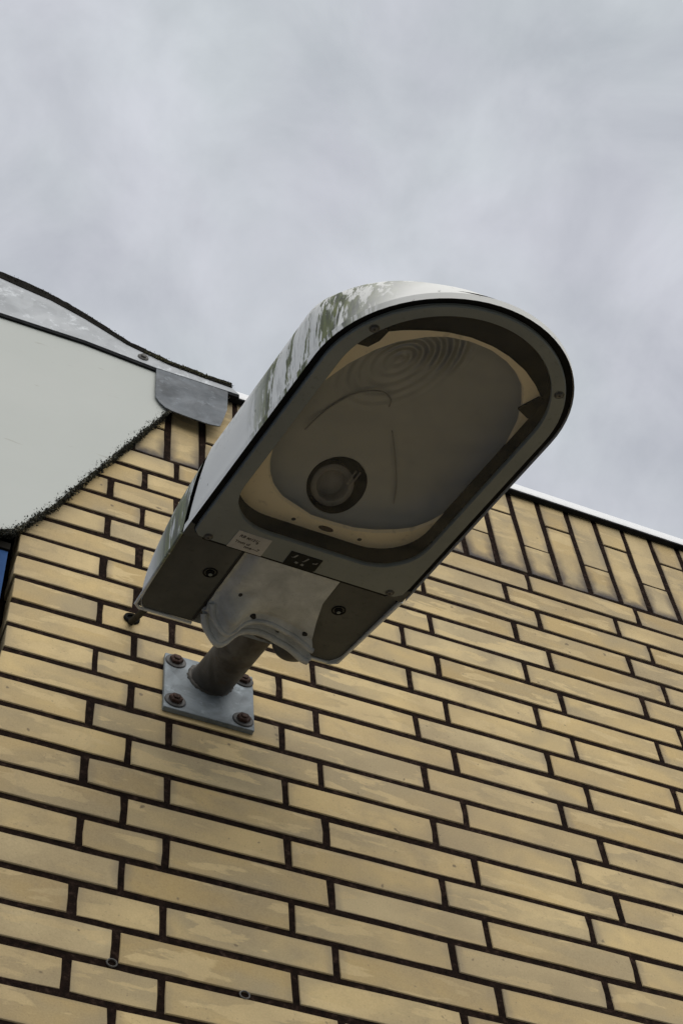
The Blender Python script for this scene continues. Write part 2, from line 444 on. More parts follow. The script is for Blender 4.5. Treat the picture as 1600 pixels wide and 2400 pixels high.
def brick_mesh(name, lx, lz, dep, seed, m, soldier=False):
    """front face at y=0 with worn, slightly uneven arrises; 'edge' attribute = closeness to the joints"""
    rnd = random.Random(seed)
    hx, hz = lx / 2, lz / 2
    nx = 4 if lx > lz else 2
    nz = 2 if lx > lz else 4
    if abs(lx - lz) < 0.02: nx = nz = 3
    P = [(-hx + lx * i / nx, -hz) for i in range(nx)] + [(hx, -hz + lz * i / nz) for i in range(nz)] + \
        [(hx - lx * i / nx, hz) for i in range(nx)] + [(-hx, hz - lz * i / nz) for i in range(nz)]
    j = lambda s: rnd.uniform(-s, s)
    outer = []
    for (x, z) in P:
        cx = abs(abs(x) - hx) < 1e-6 and abs(abs(z) - hz) < 1e-6
        kx = 0.0005 if cx else 0.0
        outer.append((x - math.copysign(kx, x) + j(0.0007), z - math.copysign(kx, z) + j(0.0007)))
    bev = 0.0009
    inner = [(x - math.copysign(min(bev, abs(x)), x), z - math.copysign(min(bev, abs(z)), z)) for x, z in outer]
    n = len(P)
    verts = [(x, dep, z) for x, z in outer] + [(x, 0.0010 + abs(j(0.0005)), z) for x, z in outer] + [(x, 0.0, z) for x, z in inner]
    faces = []
    for k in range(2):
        for i in range(n):
            q = (i + 1) % n
            faces.append((k * n + i, k * n + q, (k + 1) * n + q, (k + 1) * n + i))
    faces.append(tuple(range(2 * n, 3 * n)))
    me = bpy.data.meshes.new(name)
    me.from_pydata(verts, [], faces)
    ap = me.attributes.new('pos', 'FLOAT_VECTOR', 'POINT'); ah = me.attributes.new('half', 'FLOAT_VECTOR', 'POINT')
    ap.data.foreach_set('vector', [q for vv in verts for q in (vv[0], vv[2], 0.0)])
    ah.data.foreach_set('vector', [q for vv in verts for q in (hx, hz, 0.0)])
    bm = bmesh.new(); bm.from_mesh(me)
    bmesh.ops.remove_doubles(bm, verts=bm.verts, dist=1e-7)
    bmesh.ops.recalc_face_normals(bm, faces=bm.faces); bm.to_mesh(me); bm.free()
    me.materials.append(m)
    return me

CACHE = {}
def get_brick(lx, lz, dep, m, var, soldier=False):
    k = (round(lx, 4), round(lz, 4), dep, m.name, var, soldier)
    if k not in CACHE:
        CACHE[k] = brick_mesh('brick', lx, lz, dep, hash(k[:3]) % 1000 + var * 77, m, soldier)
    return CACHE[k]

spec = []                          # x0, x1, z0, z1, kind
n_lo = int((GZ) / -BH) - 1
for n in range(-13, n_lo + 1):
    zc = -n * BH
    if zc - BH / 2 < GZ: break
    if n % 2: js = [X0 - JX / 2, -0.25 * BL, 0.25 * BL]
    else: js = [X0 - JX / 2, 0.0]
    while js[-1] < X1: js.append(js[-1] + BL)
    for i in range(len(js) - 1):
        spec.append((js[i] + JX / 2, min(js[i + 1] - JX / 2, X1), zc - BH / 2 + JZ / 2, zc + BH / 2 - JZ / 2, 'corner' if i == 0 else 'run'))
SP = 0.0629
k0 = int((X0 - 0.7292) / SP) - 1
for k in range(k0, int((X1 - 0.7292) / SP) + 1):
    xa, xb = 0.7292 + k * SP + 0.0055, 0.7292 + (k + 1) * SP - 0.0055
    if xb < X0 + 0.02: continue
    xa = max(xa, X0)
    zs = 0.9485 if k % 2 == 0 else 1.056
    spec.append((xa, xb, BOT + 0.0065, zs - 0.0028, 'soldier'))
    spec.append((xa, xb, zs + 0.0028, TOP, 'soldier_top'))

def visible(x0, x1, z0, z1):
    for x in (x0, x1):
        for z in (z0, z1):
            v = Vector((x, 0, z)) - CAM
            q = (v.dot(r_), v.dot(d_), v.dot(f_))
            px, py = q[0] / q[2] * 4307 + 1000, q[1] / q[2] * 4307 + 1400
            if -40 < px < 1640 and -40 < py < 2440: return True
    return False
rest = Geo()
cnt = 0
rb = random.Random(3)
for (x0, x1, z0, z1, kd) in spec:
    cx, cz = (x0 + x1) / 2, (z0 + z1) / 2
    if visible(x0, x1, z0, z1) and cnt < 298:
        sold = kd.startswith('soldier')
        dep = 0.05 if kd == 'corner' else 0.03
        me = get_brick(x1 - x0, z1 - z0, dep, M_SOLD if kd == 'soldier' else M_BRICK, rb.randrange(5), kd == 'soldier')
        o = bpy.data.objects.new('soldier_brick' if sold else 'brick', me)
        COL.objects.link(o); o.parent = wall
        jx = rb.uniform(-0.0022, 0.0016) if kd == 'corner' else rb.uniform(-0.0009, 0.0009)
        o.location = (cx - wl.x + jx, rb.uniform(-0.0008, 0.0008), cz - wl.z + rb.uniform(-0.0007, 0.0007))
        o.rotation_euler = (rb.uniform(-0.006, 0.006), rb.uniform(-0.0035, 0.0035), rb.uniform(-0.004, 0.004))
        cnt += 1
    else:
        rest.box(x0 - wl.x, x1 - wl.x, 0.0, 0.03, z0 - wl.z, z1 - wl.z)
ro = rest.build('brick_rest', M_BRICK, wall)
for nm_, val in (('pos', 0.0), ('half', 1.0)):
    at_ = ro.data.attributes.new(nm_, 'FLOAT_VECTOR', 'POINT'); at_.data.foreach_set('vector', [val] * (3 * len(ro.data.vertices)))
props(ro, kind='stuff')

# dowel holes and rings left in the joints
for (x, z, rr) in ((-0.0043, -0.4025, 0.006), (0.1562, -0.4045, 0.006)):
    g = Geo(); tor = []
    for a in range(14):
        A = 2 * PI * a / 14
        tor.append([(x - wl.x + math.cos(A) * (rr + 0.0011 * math.cos(B)), -0.001 + 0.0011 * math.sin(B), z - wl.z + math.sin(A) * (rr + 0.0011 * math.cos(B))) for B in [2 * PI * q / 6 for q in range(6)]])
    tor.append(tor[0]); g.loops(tor, True)
    g.build('wall_plug', M_SCREW, wall, 40)

# white metal trim along the top of the wall
g = Geo()
prof = [(-0.004, 1.1475), (-0.0125, 1.1455), (-0.0135, 1.149), (-0.0100, 1.168), (0.0060, 1.212), (0.03, 1.222), (0.26, 1.224), (0.26, 1.180), (0.0, 1.180)]
def trim(xa, xb, name):
    g = Geo(); g.prism(prof, lambda p, d: (d - wl.x, p[0], p[1] - wl.z), xa, xb)
    return g.build(name, M_CAP, wall, 30)
trim(0.150, 1.82, 'roof_edge_trim'); trim(1.823, X1, 'roof_edge_trim')
g = Geo(); g.box(0.15 - wl.x, X1 - wl.x, -0.0030, 0.001, 1.151 - wl.z, 1.1795 - wl.z); g.build('trim_seal', M_GASKET, wall)
g = Geo(); g.box(0.151 - wl.x, X1 - wl.x, -0.0128, -0.0025, 1.1395 - wl.z, 1.1450 - wl.z); g.build('trim_shade', M_LIP, wall)  # dark strip stands for the shaded underside of the trim

# ------------------------------------------------------------------ white panel at the upper left
pn = empty('fascia_panel', (-0.2, 0, 0.45)); pl = pn.location.copy()
props(pn, 'white painted panel with a slanting mossy lower edge at the left of the wall', 'panel')
low = [(0.060, 1.060), (0.0312, 0.9943), (-0.0164, 0.8752), (-0.0574, 0.7707), (-0.1024, 0.6614), (-0.1439, 0.5529), (-0.1842, 0.4700), (-0.2012, 0.4420), (-0.2193, 0.4310), (-0.26, 0.4280), (-1.4, 0.4280)]
poly = [(-1.4, 1.150), (0.060, 1.150)] + low
g = Geo(); g.prism(poly, lambda p, d: (p[0] - pl.x, d, p[1] - pl.z), -0.016, -0.0045)
g.build('panel_sheet', M_PANEL, pn)
def tufts(name, pts, count, spread, size, parent, off, ny=(-0.016, -0.003), seed=1, m=None):
    rd = random.Random(seed); g = Geo()
    seg = [(Vector(pts[i]), Vector(pts[i + 1])) for i in range(len(pts) - 1)]
    ln = [(b_ - a_).length for a_, b_ in seg]; tot = sum(ln)
    for _ in range(count):
        r = rd.uniform(0, tot); i = 0
        while r > ln[i] and i < len(ln) - 1: r -= ln[i]; i += 1
        p = seg[i][0].lerp(seg[i][1], min(r / ln[i], 1))
        dens = mn.noise(Vector((p.x * 40, p.y * 40, seed)))
        if dens < -0.25 and rd.random() < 0.6: continue
        q = Vector((p.x + rd.gauss(0, spread), rd.uniform(*ny), p.y + rd.gauss(0, spread))) - off
        s_ = size * rd.uniform(0.4, 1.5)
        dr = Vector((rd.gauss(0, 1), rd.gauss(-0.5, 0.6), rd.gauss(0, 1))).normalized()
        u = dr.orthogonal().normalized(); w_ = dr.cross(u)
        base = [q + (u * math.cos(A) + w_ * math.sin(A)) * s_ * 0.6 for A in (0, 2.1, 4.2)]
        g.add(base + [q + dr * s_ * 1.5], [[0, 1, 2], [0, 1, 3], [1, 2, 3], [2, 0, 3]])
    o = mesh_obj(name, g.v, g.f, m or M_MOSS, parent); props(o, kind='stuff'); return o
tufts('moss', [(x, z - 0.0035) for x, z in low[1:10]], 3400, 0.0023, 0.0021, pn, pl, ny=(-0.0180, -0.002), seed=4)

tufts('dirt', [(x, z + 0.004) for x, z in low[1:10]], 520, 0.0050, 0.0011, pn, pl, ny=(-0.0172, -0.0158), seed=21)

# ------------------------------------------------------------------ zinc flashing over the panel
fl = empty('roof_flashing', (0.0, 0, 1.13)); fo = fl.location.copy()
props(fl, 'pale zinc flashing strip with mossy felt edge rising above the white panel', 'flashing')
top = [(-1.4, 1.36), (-0.62, 1.345), (-0.306, 1.3025), (-0.256, 1.2897), (-0.2061, 1.2788), (-0.1383, 1.2467), (-0.0535, 1.1958), (0.0299, 1.169), (0.0967, 1.1628), (0.150, 1.160)]
lowz = [(0.165, 1.1405), (0.0019, 1.1385), (-0.1327, 1.1545), (-0.291, 1.1530), (-1.4, 1.1530)]
XZ = lambda off: (lambda p, d: (p[0] - off.x, d, p[1] - off.z))
g = Geo(); g.prism(top + lowz, XZ(fo), -0.022, -0.018)
g.build('flashing_strip', M_ZINC, fl)
lipu = [(p[0], p[1] + 0.0005) for p in lowz]; lipd = [(p[0], p[1] - 0.0085) for p in lowz][::-1]
g = Geo(); g.prism(lipu + lipd, XZ(fo), -0.0205, -0.0165)
g.build('drip_edge', M_LIP, fl)
ft = [(-1.4, 1.392), (-0.62, 1.373)] + [(-0.3084, 1.3272), (-0.2585, 1.3182), (-0.2079, 1.3034), (-0.1396, 1.2692), (-0.0541, 1.2105), (0.0297, 1.1836), (0.0967, 1.1774), (0.1502, 1.1765)]
fr2 = random.Random(5); ftr = []
for (xa_, za_), (xb_, zb_) in zip(ft[:-1], ft[1:]):
    n_ = max(1, int((xb_ - xa_) / 0.006))
    for k in range(n_):
        u_ = k / n_; x_ = xa_ + (xb_ - xa_) * u_
        ftr.append((x_, za_ + (zb_ - za_) * u_ + fr2.uniform(-0.0012, 0.0012) + 0.0028 * mn.noise(Vector((x_ * 55, 3.0, 0)))))
ftr.append(ft[-1])
g = Geo(); g.prism(ftr + [(p[0], p[1] - 0.002) for p in top[::-1]], XZ(fo), -0.0235, 0.12)
g.build('felt_edge', M_FELT, fl)
tufts('moss', [(x, z - 0.009) for x, z in ft[2:]], 2200, 0.0042, 0.0013, fl, fo, ny=(-0.0255, -0.018), seed=9)
tufts('lichen', [(-0.02, 1.185), (0.03, 1.174), (0.0967, 1.168), (0.148, 1.168)], 1300, 0.0030, 0.0017, fl, fo, ny=(-0.0258, -0.020), seed=12, m=M_LICHEN)
g = Geo(); g.lathe(Vector((-0.023, -0.022, 1.163)) - fo, (0, -1, 0), [(0.0105, 0), (0.0105, 0.0015), (0.0085, 0.003), (0.0055, 0.003), (0.0055, 0.0055), (0.003, 0.0065)], 18)
g.build('fixing_screw', M_SCREW, fl, 30)

# ------------------------------------------------------------------ bent galvanised corner plate
cp = empty('cover_plate', (0.07, -0.02, 0.97)); co = cp.location.copy()
props(cp, 'dull galvanised sheet metal plate hanging under the flashing beside the lamp', 'metal plate')
cpoly = [(0.0036, 1.143), (0.0040, 1.060), (0.0050, 1.022), (0.0130, 1.004), (0.0230, 0.990), (0.0360, 0.9825), (0.0652, 0.9763), (0.1051, 0.9733), (0.1252, 0.9802), (0.1330, 1.020), (0.1400, 1.0614), (0.1425, 1.143)]
g = Geo()
def cpf(p, d): return (p[0] - co.x, d - co.y - 0.004 * math.sin((p[0]) * 16) * max(0, (1.143 - p[1]) / 0.16), p[1] - co.z)
rows = 10
def xr(z):
    xs = []
    for i in range(len(cpoly)):
        (ax, az), (bx, bz) = cpoly[i], cpoly[(i + 1) % len(cpoly)]
        if (az - z) * (bz - z) <= 0 and az != bz: xs.append(ax + (bx - ax) * (z - az) / (bz - az))
    return min(xs), max(xs)
zs = [1.1429, 1.12, 1.09, 1.06, 1.04, 1.0221, 1.01, 1.004, 0.997, 0.990, 0.985, 0.9826, 0.979, 0.9762, 0.9735]
fr_, bk_ = [], []
for z in zs:
    a_, b_ = xr(z)
    fr_.append([cpf((a_ + (b_ - a_) * i / 14, z), -0.0212) for i in range(15)])
    bk_.append([cpf((a_ + (b_ - a_) * i / 14, z), -0.0192) for i in range(15)])
loops = [f + b[::-1] for f, b in zip(fr_, bk_)]
g.loops(loops, True, True, True)
g.build('plate_sheet', M_GALV, cp, 40)

# ------------------------------------------------------------------ blue board in the recess left of the corner
bb = empty('blue_board', (-0.6, 0.004, GZ)); bo = bb.location.copy()
props(bb, 'strip of blue painted board in the recess left of the brick corner', 'board')
g = Geo(); g.box(-1.4 - bo.x, -0.1990 - bo.x, 0, 0.03, 0, 0.408 - bo.z); g.build('board_sheet', M_BLUE, bb)
g = Geo(); g.box(-1.4 - bo.x, -0.1975 - bo.x, -0.004, 0.028, 0.4085 - bo.z, 0.4265 - bo.z); g.build('head_rail', M_FELT, bb)
g = Geo(); g.box(-1.4 - bo.x, X0 + 0.010 - bo.x, 0.070, 0.20, 0, 1.14 - bo.z); g.build('backing', M_MORTAR, bb)

# ------------------------------------------------------------------ the street lamp
A = Vector((0.124138, -0.942920, -0.309017)); Cx = Vector((0.986883, 0.084932, 0.137291)); Nn = Vector((-0.103209, -0.322007, 0.941095))
PB = Vector((0.11148, 0.0, 0.20417)); HH = 0.045
ROT = Matrix((Cx, -A, Nn)).transposed()
lamp = empty('street_lamp', PB, ROT)
props(lamp, 'weathered white street lamp on a pipe bracket with algae streaks and glass underside', 'street lamp')
INV = lamp.matrix_world.inverted()
def P(c, a, z): return Vector((c, -a, z - HH))         # lamp frame: across, outwards, up from the glass plane
def WL(x, y, z): return INV @ Vector((x, y, z))
C0 = -0.037

def uline(w, a0, a1, tip, ns=12, na=36, p=2.0, c0=C0):
    """U outline from rear left round the nose to rear right"""
    L_ = [(c0 - w, a0 + (a1 - a0) * i / ns) for i in range(ns)]
    h = tip - a1
    for i in range(na + 1):
        th = PI - PI * i / na
        ct, st = math.cos(th), math.sin(th)
        L_.append((c0 + w * math.copysign(abs(ct) ** (2 / p), ct), a1 + h * abs(st) ** (2 / p)))
    L_ += [(c0 + w, a1 + (a0 - a1) * i / ns) for i in range(1, ns + 1)]
    return L_
# upper shell
SEAM = lambda z: 0.343 + 0.55 * max(z, 0)
lv0 = [(0.0, .161, .690, .852), (.0090, .1612, .690, .8522), (.0096, .1585, .689, .8490), (.0125, .158, .688, .846), (.030, .1575, .686, .836), (.055, .1560, .680, .815),
       (.075, .1535, .672, .793), (.088, .150, .660, .768), (.098, .144, .640, .735), (.105, .134, .610, .690), (.110, .116, .560, .630), (.113, .085, .520, .580), (.1145, .045, .480, .540), (.115, .006, .450, .500)]
lv = [(z if z < .013 else .0125 + (z - .0125) * 1.17, w, a1, tip - (.005 if z > .02 else 0)) for z, w, a1, tip in lv0]
g = Geo()
g.loops([[P(c, a, z) for c, a in uline(w, SEAM(z), a1, tip)] for z, w, a1, tip in lv], False)
shell = g.build('lamp_shell', M_SHELL, lamp, 35)
# rear cover
def rsec(s, nside=26):
    """closed half section of the rear cover at s (0 at the seam, 1 at the back end)"""
    pts = []
    e = max(0.0, (s - 0.34) / 0.66)
    Hm = 0.012 + 0.116 * math.sqrt(max(0, 1 - e ** 2.0))
    wl_ = 0.161 - 0.012 * s - 0.012 * max(0, (s - 0.86) / 0.14) ** 2
    for i in range(nside + 1):
        th = PI - PI * i / nside
        ct, st = math.cos(th), math.sin(th)
        c_ = C0 + 0.002 * s + wl_ * math.copysign(abs(ct) ** 0.34, ct)
        z_ = 0.006 + (Hm - 0.006) * abs(st) ** 0.55
        a_ = (SEAM(z_) - 0.0045) * (1 - s) + (0.166 + 0.10 * (z_ - 0.006)) * s
        pts.append(P(c_, a_, z_))
    return pts
g = Geo()
g.loops([rsec(s) for s in (0, .12, .25, .38, .5, .6, .7, .78, .85, .9, .94, .97, .99, 1.0)], False)
rear = g.build('rear_cover', M_REAR, lamp, 40)
g = Geo()
def seam_band(z, d, k): return [P(C0 + (c - C0) * k, a + d, z_) for (c, a, z_) in z]
ring = []
for i in range(27):
    th = PI - PI * i / 26; ct, st = math.cos(th), math.sin(th)
    z_ = 0.006 + 0.120 * abs(st) ** 0.55
    ring.append((C0 + 0.158 * math.copysign(abs(ct) ** 0.34, ct), SEAM(z_), z_ * 0.985))
g.loops([[P(C0 + (c - C0) * 0.985, a - 0.02, z) for c, a, z in ring], [P(C0 + (c - C0) * 0.985, a + 0.012, z) for c, a, z in ring]], False)
g.build('seam_shade', M_GASKET, lamp, 40)  # black band behind the seam paints the shade in the gap

# radial outlines about the lamp face centre
FC = (C0, 0.60)
NA = 160
def rr_outline(w, a0, a1, tip, rc, c0=C0, p=2.0):
    L_ = []
    for i in range(9):
        th = PI / 2 * i / 8
        L_.append((c0 + w - rc + rc * math.sin(th), a0 + rc - rc * math.cos(th)))
    h = tip - a1
    for i in range(41):
        th = PI * i / 40; ct, st = math.cos(th), math.sin(th)
        L_.append((c0 + w * math.copysign(abs(ct) ** (2 / p), ct), a1 + h * abs(st) ** (2 / p)))
    for i in range(9):
        th = PI / 2 * i / 8
        L_.append((c0 - w + rc - rc * math.cos(th), a0 + rc - rc * math.sin(th)))
    return L_
def radial(poly, ctr=FC, n=NA):
    res = []
    for k in range(n):
        th = 2 * PI * k / n; dx, dy = math.cos(th), math.sin(th); best = None
        for i in range(len(poly)):
            (x1, y1), (x2, y2) = poly[i], poly[(i + 1) % len(poly)]
            ex, ey = x2 - x1, y2 - y1; den = dx * ey - dy * ex
            if abs(den) < 1e-12: continue
            t_ = ((x1 - ctr[0]) * ey - (y1 - ctr[1]) * ex) / den; u_ = ((x1 - ctr[0]) * dy - (y1 - ctr[1]) * dx) / den
            if t_ > 0 and -1e-6 <= u_ <= 1 + 1e-6 and (best is None or t_ > best): best = t_
        res.append((ctr[0] + dx * best, ctr[1] + dy * best))
    return res
o_shell = radial(rr_outline(.1595, .338, .690, .8505, .006))
o_frame = radial(rr_outline(.1515, .3455, .690, .8418, .016))
o_frame2 = radial(rr_outline(.1502, .3470, .690, .8404, .015))
o_open = radial(rr_outline(.1325, .388, .695, .8275, .066))
o_open2 = radial(rr_outline(.1315, .389, .695, .8265, .065))
o_bowl_poly = [(-.0206, .4084), (.0102, .4105), (.0374, .4193), (.0621, .4327), (.0787, .4458), (.0914, .4655), (.101, .492), (.104, .53), (.104, .58), (.101, .63), (.0888, .6807), (.075, .7102), (.0599, .7333), (.0414, .7486), (.0224, .7585), (-.0049, .7661), (-.0349, .7667), (-.0611, .7615), (-.0833, .75), (-.1091, .7282), (-.1252, .7062), (-.1421, .6719), (-.1549, .6292), (-.158, .59), (-.158, .545), (-.1547, .5021), (-.1468, .4775), (-.1375, .4593), (-.1229, .44), (-.1031, .4246), (-.0718, .4145), (-.0518, .4078)]
o_bowl = radial(o_bowl_poly)
o_plate = radial([(.112, .376), (.112, .700), (.10, .720), (.091, .7249), (.0726, .7407), (.0472, .7563), (.0183, .7670), (-.0071, .7720), (-.0371, .7725), (-.0650, .7675), (-.0881, .7590), (-.1104, .7479), (-.1426, .726), (-.17, .70), (-.186, .69), (-.186, .376)])
o_plate = [(c, a) if (c - FC[0]) ** 2 + (a - FC[1]) ** 2 > (b_[0] - FC[0]) ** 2 + (b_[1] - FC[1]) ** 2 + 2e-5 else (FC[0] + (b_[0] - FC[0]) * 1.02, FC[1] + (b_[1] - FC[1]) * 1.02) for (c, a), b_ in zip(o_plate, o_bowl)]

g = Geo()
g.loops([[P(c, a, .0055) for c, a in o_shell], [P(c, a, .0035) for c, a in o_shell], [P(c, a, .0030) for c, a in o_frame2], [P(c, a, .0060) for c, a in o_frame2]], True)
g.build('gasket', M_GASKET, lamp, 40)
g = Geo()
g.loops([[P(c, a, .006) for c, a in o_frame], [P(c, a, -.0005) for c, a in o_frame], [P(c, a, -.002) for c, a in o_frame2], [P(c, a, -.002) for c, a in o_open], [P(c, a, -.0005) for c, a in o_open2], [P(c, a, .004) for c, a in o_open2]], True)
frame_o = g.build('glass_frame', M_FRAME, lamp, 35)
g = Geo()
g.loops([[P(c, a, .0045) for c, a in o_open], [P(c, a, .0295) for c, a in o_open]], True)
g.build('inner_wall', M_CAVITY, lamp, 40)
g = Geo()
g.loops([[P(c, a, .0296) for c, a in o_plate], [P(c, a, .0296) for c, a in o_bowl], [P(c, a, .0330) for c, a in [(FC[0] + (x - FC[0]) * .985, FC[1] + (y - FC[1]) * .985) for x, y in o_bowl]]], True)
plate_o = g.build('reflector_plate', M_TAN, lamp, 30)
g = Geo()
o_lin = [(FC[0] + (x - FC[0]) * 1.02, FC[1] + (y - FC[1]) * 1.02) for x, y in o_open]
o_bl2 = [(FC[0] + (x - FC[0]) * .998, FC[1] + (y - FC[1]) * .998) for x, y in o_bowl]
g.loops([[P(c, a, .0345) for c, a in o_lin], [P(c, a, .0345) for c, a in o_bl2]], True)
g.build('cavity_shade', M_CAVITY, lamp)  # black sheet where the open cavity is only in shade
# ribbed reflector bowl with the lamp-holder opening cut out
SC = Vector((-.0335, .4475, .0620)); SAX = Vector((0.05, -.52, .85)).normalized(); SR = .0400
BC = (-.028, .575)
def bowl_z(c, a):
    """height of the bowl above (c, a)"""
    dx, dy = c - BC[0], a - BC[1]; r = math.hypot(dx, dy)
    if r < 1e-6: return .086
    ux, uy = dx / r, dy / r; best = 0
    n_ = len(o_bowl)
    for i in range(n_):
        (x1, y1), (x2, y2) = o_bowl[i], o_bowl[(i + 1) % n_]
        ex, ey = x2 - x1, y2 - y1; den = ux * ey - uy * ex
        if abs(den) < 1e-12: continue
        t_ = ((x1 - BC[0]) * ey - (y1 - BC[1]) * ex) / den; u_ = ((x1 - BC[0]) * uy - (y1 - BC[1]) * ux) / den
        if t_ > 0 and -1e-6 <= u_ <= 1 + 1e-6: best = max(best, t_)
    q = min(r / best, 1.0)
    return .0300 + .056 * math.sqrt(max(0, 1 - q * q))
lay = []
KS = 40
for k in range(KS + 1):
    th = PI / 2 * k / KS
    q = max(math.cos(th), 0.004); z = .0300 + .056 * math.sin(th)
    lay.append([Vector((BC[0] + (x - BC[0]) * q, BC[1] + (y - BC[1]) * q, z)) for x, y in o_bowl])
vs = [q for l in lay for q in l]; fs = []
def srad(v):
    d = v - SC; ax_ = d.dot(SAX); pr = d - SAX * ax_
    return pr, ax_
inside = [srad(v)[0].length < SR and v.y < 0.52 for v in vs]
for k in range(KS):
    for i in range(NA):
        j = (i + 1) % NA; f = [k * NA + i, k * NA + j, (k + 1) * NA + j, (k + 1) * NA + i]
        if all(inside[q] for q in f): continue
        fs.append(f)
fs.append([KS * NA + i for i in range(NA)])
for i, v in enumerate(vs):
    if inside[i]:
        pr, ax_ = srad(v); w_ = SC + pr.normalized() * SR
        lo_, hi_ = -.05, .05                           # slide along the bore until it meets the bowl again
        for _ in range(24):
            md = (lo_ + hi_) / 2; p_ = w_ + SAX * md
            if p_.z > bowl_z(p_.x, p_.y): hi_ = md
            else: lo_ = md
        vs[i] = w_ + SAX * lo_
bowl = mesh_obj('reflector_bowl', [P(*q) for q in vs], fs, M_BOWL, lamp, 60)
def LP(v): return P(v.x, v.y, v.z)
def lax(v): return Vector((v.x, -v.y, v.z))
g = Geo(); lo1, lo2, lo3 = [], [], []
u0 = SAX.orthogonal().normalized(); w0 = SAX.cross(u0)
for q in range(64):
    th = 2 * PI * q / 64; dr = u0 * math.cos(th) + w0 * math.sin(th)
    w_ = SC + dr * (SR * .985); lo_, hi_ = -.05, .05
    for _ in range(24):
        md = (lo_ + hi_) / 2; p_ = w_ + SAX * md
        if p_.z > bowl_z(p_.x, p_.y): hi_ = md
        else: lo_ = md
    lo1.append(LP(w_ + SAX * (lo_ - .0012))); lo2.append(LP(w_ + SAX * max(lo_ + .004, .006))); lo3.append(LP(SC + dr * SR * .95 + SAX * .034))
g.loops([lo1, lo2, lo3], True, False, True)
hold = g.build('lamp_holder', M_CAVITY, lamp, 40)
g = Geo()
g.lathe(LP(SC + Vector((0.001, -.0075, 0))), lax(SAX), [(.0285, .030), (.0285, .014), (.0265, .0125), (.0215, .0125), (.0195, .015), (.0185, .030)], 36, False, True)
g.build('socket_ring', M_SOCK, hold, 40)
g = Geo()
for dx in (0.012, 0.018): g.tube([LP(SC + SAX * -0.001 + Vector((dx, .028, 0.006))), LP(SC + SAX * 0.014 + Vector((dx + .004, .004, 0)))], .0012, 6)
g.build('contact_pin', M_SOCK, hold)
# thin tubes standing in for faint reflection lines in the glass
def smooth_path(pts, n=6):
    pts = [Vector(q) for q in pts]; r = []
    for i in range(len(pts) - 1):
        p0, p1, p2, p3 = pts[max(i - 1, 0)], pts[i], pts[i + 1], pts[min(i + 2, len(pts) - 1)]
        for k in range(n):
            u = k / n
            r.append(0.5 * ((2 * p1) + (p2 - p0) * u + (2 * p0 - 5 * p1 + 4 * p2 - p3) * u * u + (3 * p1 - p0 - 3 * p2 + p3) * u ** 3))
    return r + [pts[-1]]
for pts_, rd_ in (([P(-.118, .520, .062), P(-.105, .555, .073), P(-.085, .590, .0775), P(-.060, .606, .0785), P(-.042, .600, .078), P(-.037, .588, .078)], .0012),
                  ([P(-.012, .552, .077), P(.010, .520, .074), P(.035, .480, .064), P(.045, .455, .056)], .0009)):
    g = Geo(); g.tube(smooth_path(pts_), rd_, 8); g.build('reflection_line', M_REFL, lamp, 50)
# clips holding the plate, small plate holes
for (pts) in ([(-.158, .705), (-.137, .708), (-.130, .722), (-.128, .74), (-.150, .745), (-.160, .72)], [(.078, .712), (.073, .700), (.092, .692), (.104, .70), (.104, .73), (.085, .728)]):
    g = Geo(); g.prism(pts, lambda p, d: P(p[0], p[1], d), .0262, .0292); g.build('plate_clip', M_CAVITY, lamp)
for c, a, rr in ((-.0700, .3968, .0022), (.0250, .3985, .0022)):
    g = Geo(); g.lathe(P(c, a, .0296), (0, 0, -1), [(rr * 1.4, 0), (rr, .0008)], 12); g.build('rivet', M_CASTD, plate_o)
g = Geo(); pr = []
for i in range(20):
    th = 2 * PI * i / 20; pr.append((-.0245 + .0105 * math.cos(th), .3990 + .0042 * math.sin(th)))
g.prism(pr, lambda p, d: P(p[0], p[1], d), .0283, .0294); g.build('oval_boss', M_RUST, plate_o, 30)
# glass pane
g = Geo(); og = [(FC[0] + (x - FC[0]) * .999, FC[1] + (y - FC[1]) * .999) for x, y in o_open2]
rings = []
for k in range(8):
    s = 1 - k / 8.0
    rings.append([P(FC[0] + (x - FC[0]) * s, FC[1] + (y - FC[1]) * s, .0015 - .004 * (1 - s * s)) for x, y in og])
g.loops(rings, True, False, True)
g.build('glass_pane', M_GLASS, lamp, 60)
# webs that fill the corners between shell and glass frame
for sg in (-1, 1):
    g = Geo(); cw = [(C0 + sg * .1592, .3385), (C0 + sg * .1592, .3640)]
    for k in range(7):
        th = PI / 2 * k / 6; cw.append((C0 + sg * (.1515 - .016 + .0168 * math.cos(th)), .3455 + .016 - .0168 * math.sin(th)))
    cw.append((C0 + sg * .132, .3385))
    g.prism(cw, lambda p, d: P(p[0], p[1], d), .0016, .0030); g.build('corner_web', M_TRAY, lamp)
# frame screws
for c, a in ((-.1671, .3515), (.0943, .3535), (-.1593, .7595), (.0845, .7661)):
    g = Geo(); g.lathe(P(c, a, -.002), (0, 0, -1), [(.0062, 0), (.0062, .0004), (.0058, .0004), (.0044, -.0010), (.0040, .0012), (.0026, .0022)], 14)
    sc_ = g.build('frame_screw', M_SCREW, frame_o, 40)
    g = Geo(); g.lathe(P(c, a, -.0043), (0, 0, -1), [(.0014, 0), (.0012, .0003)], 6); g.build('screw_slot', M_INK, frame_o)
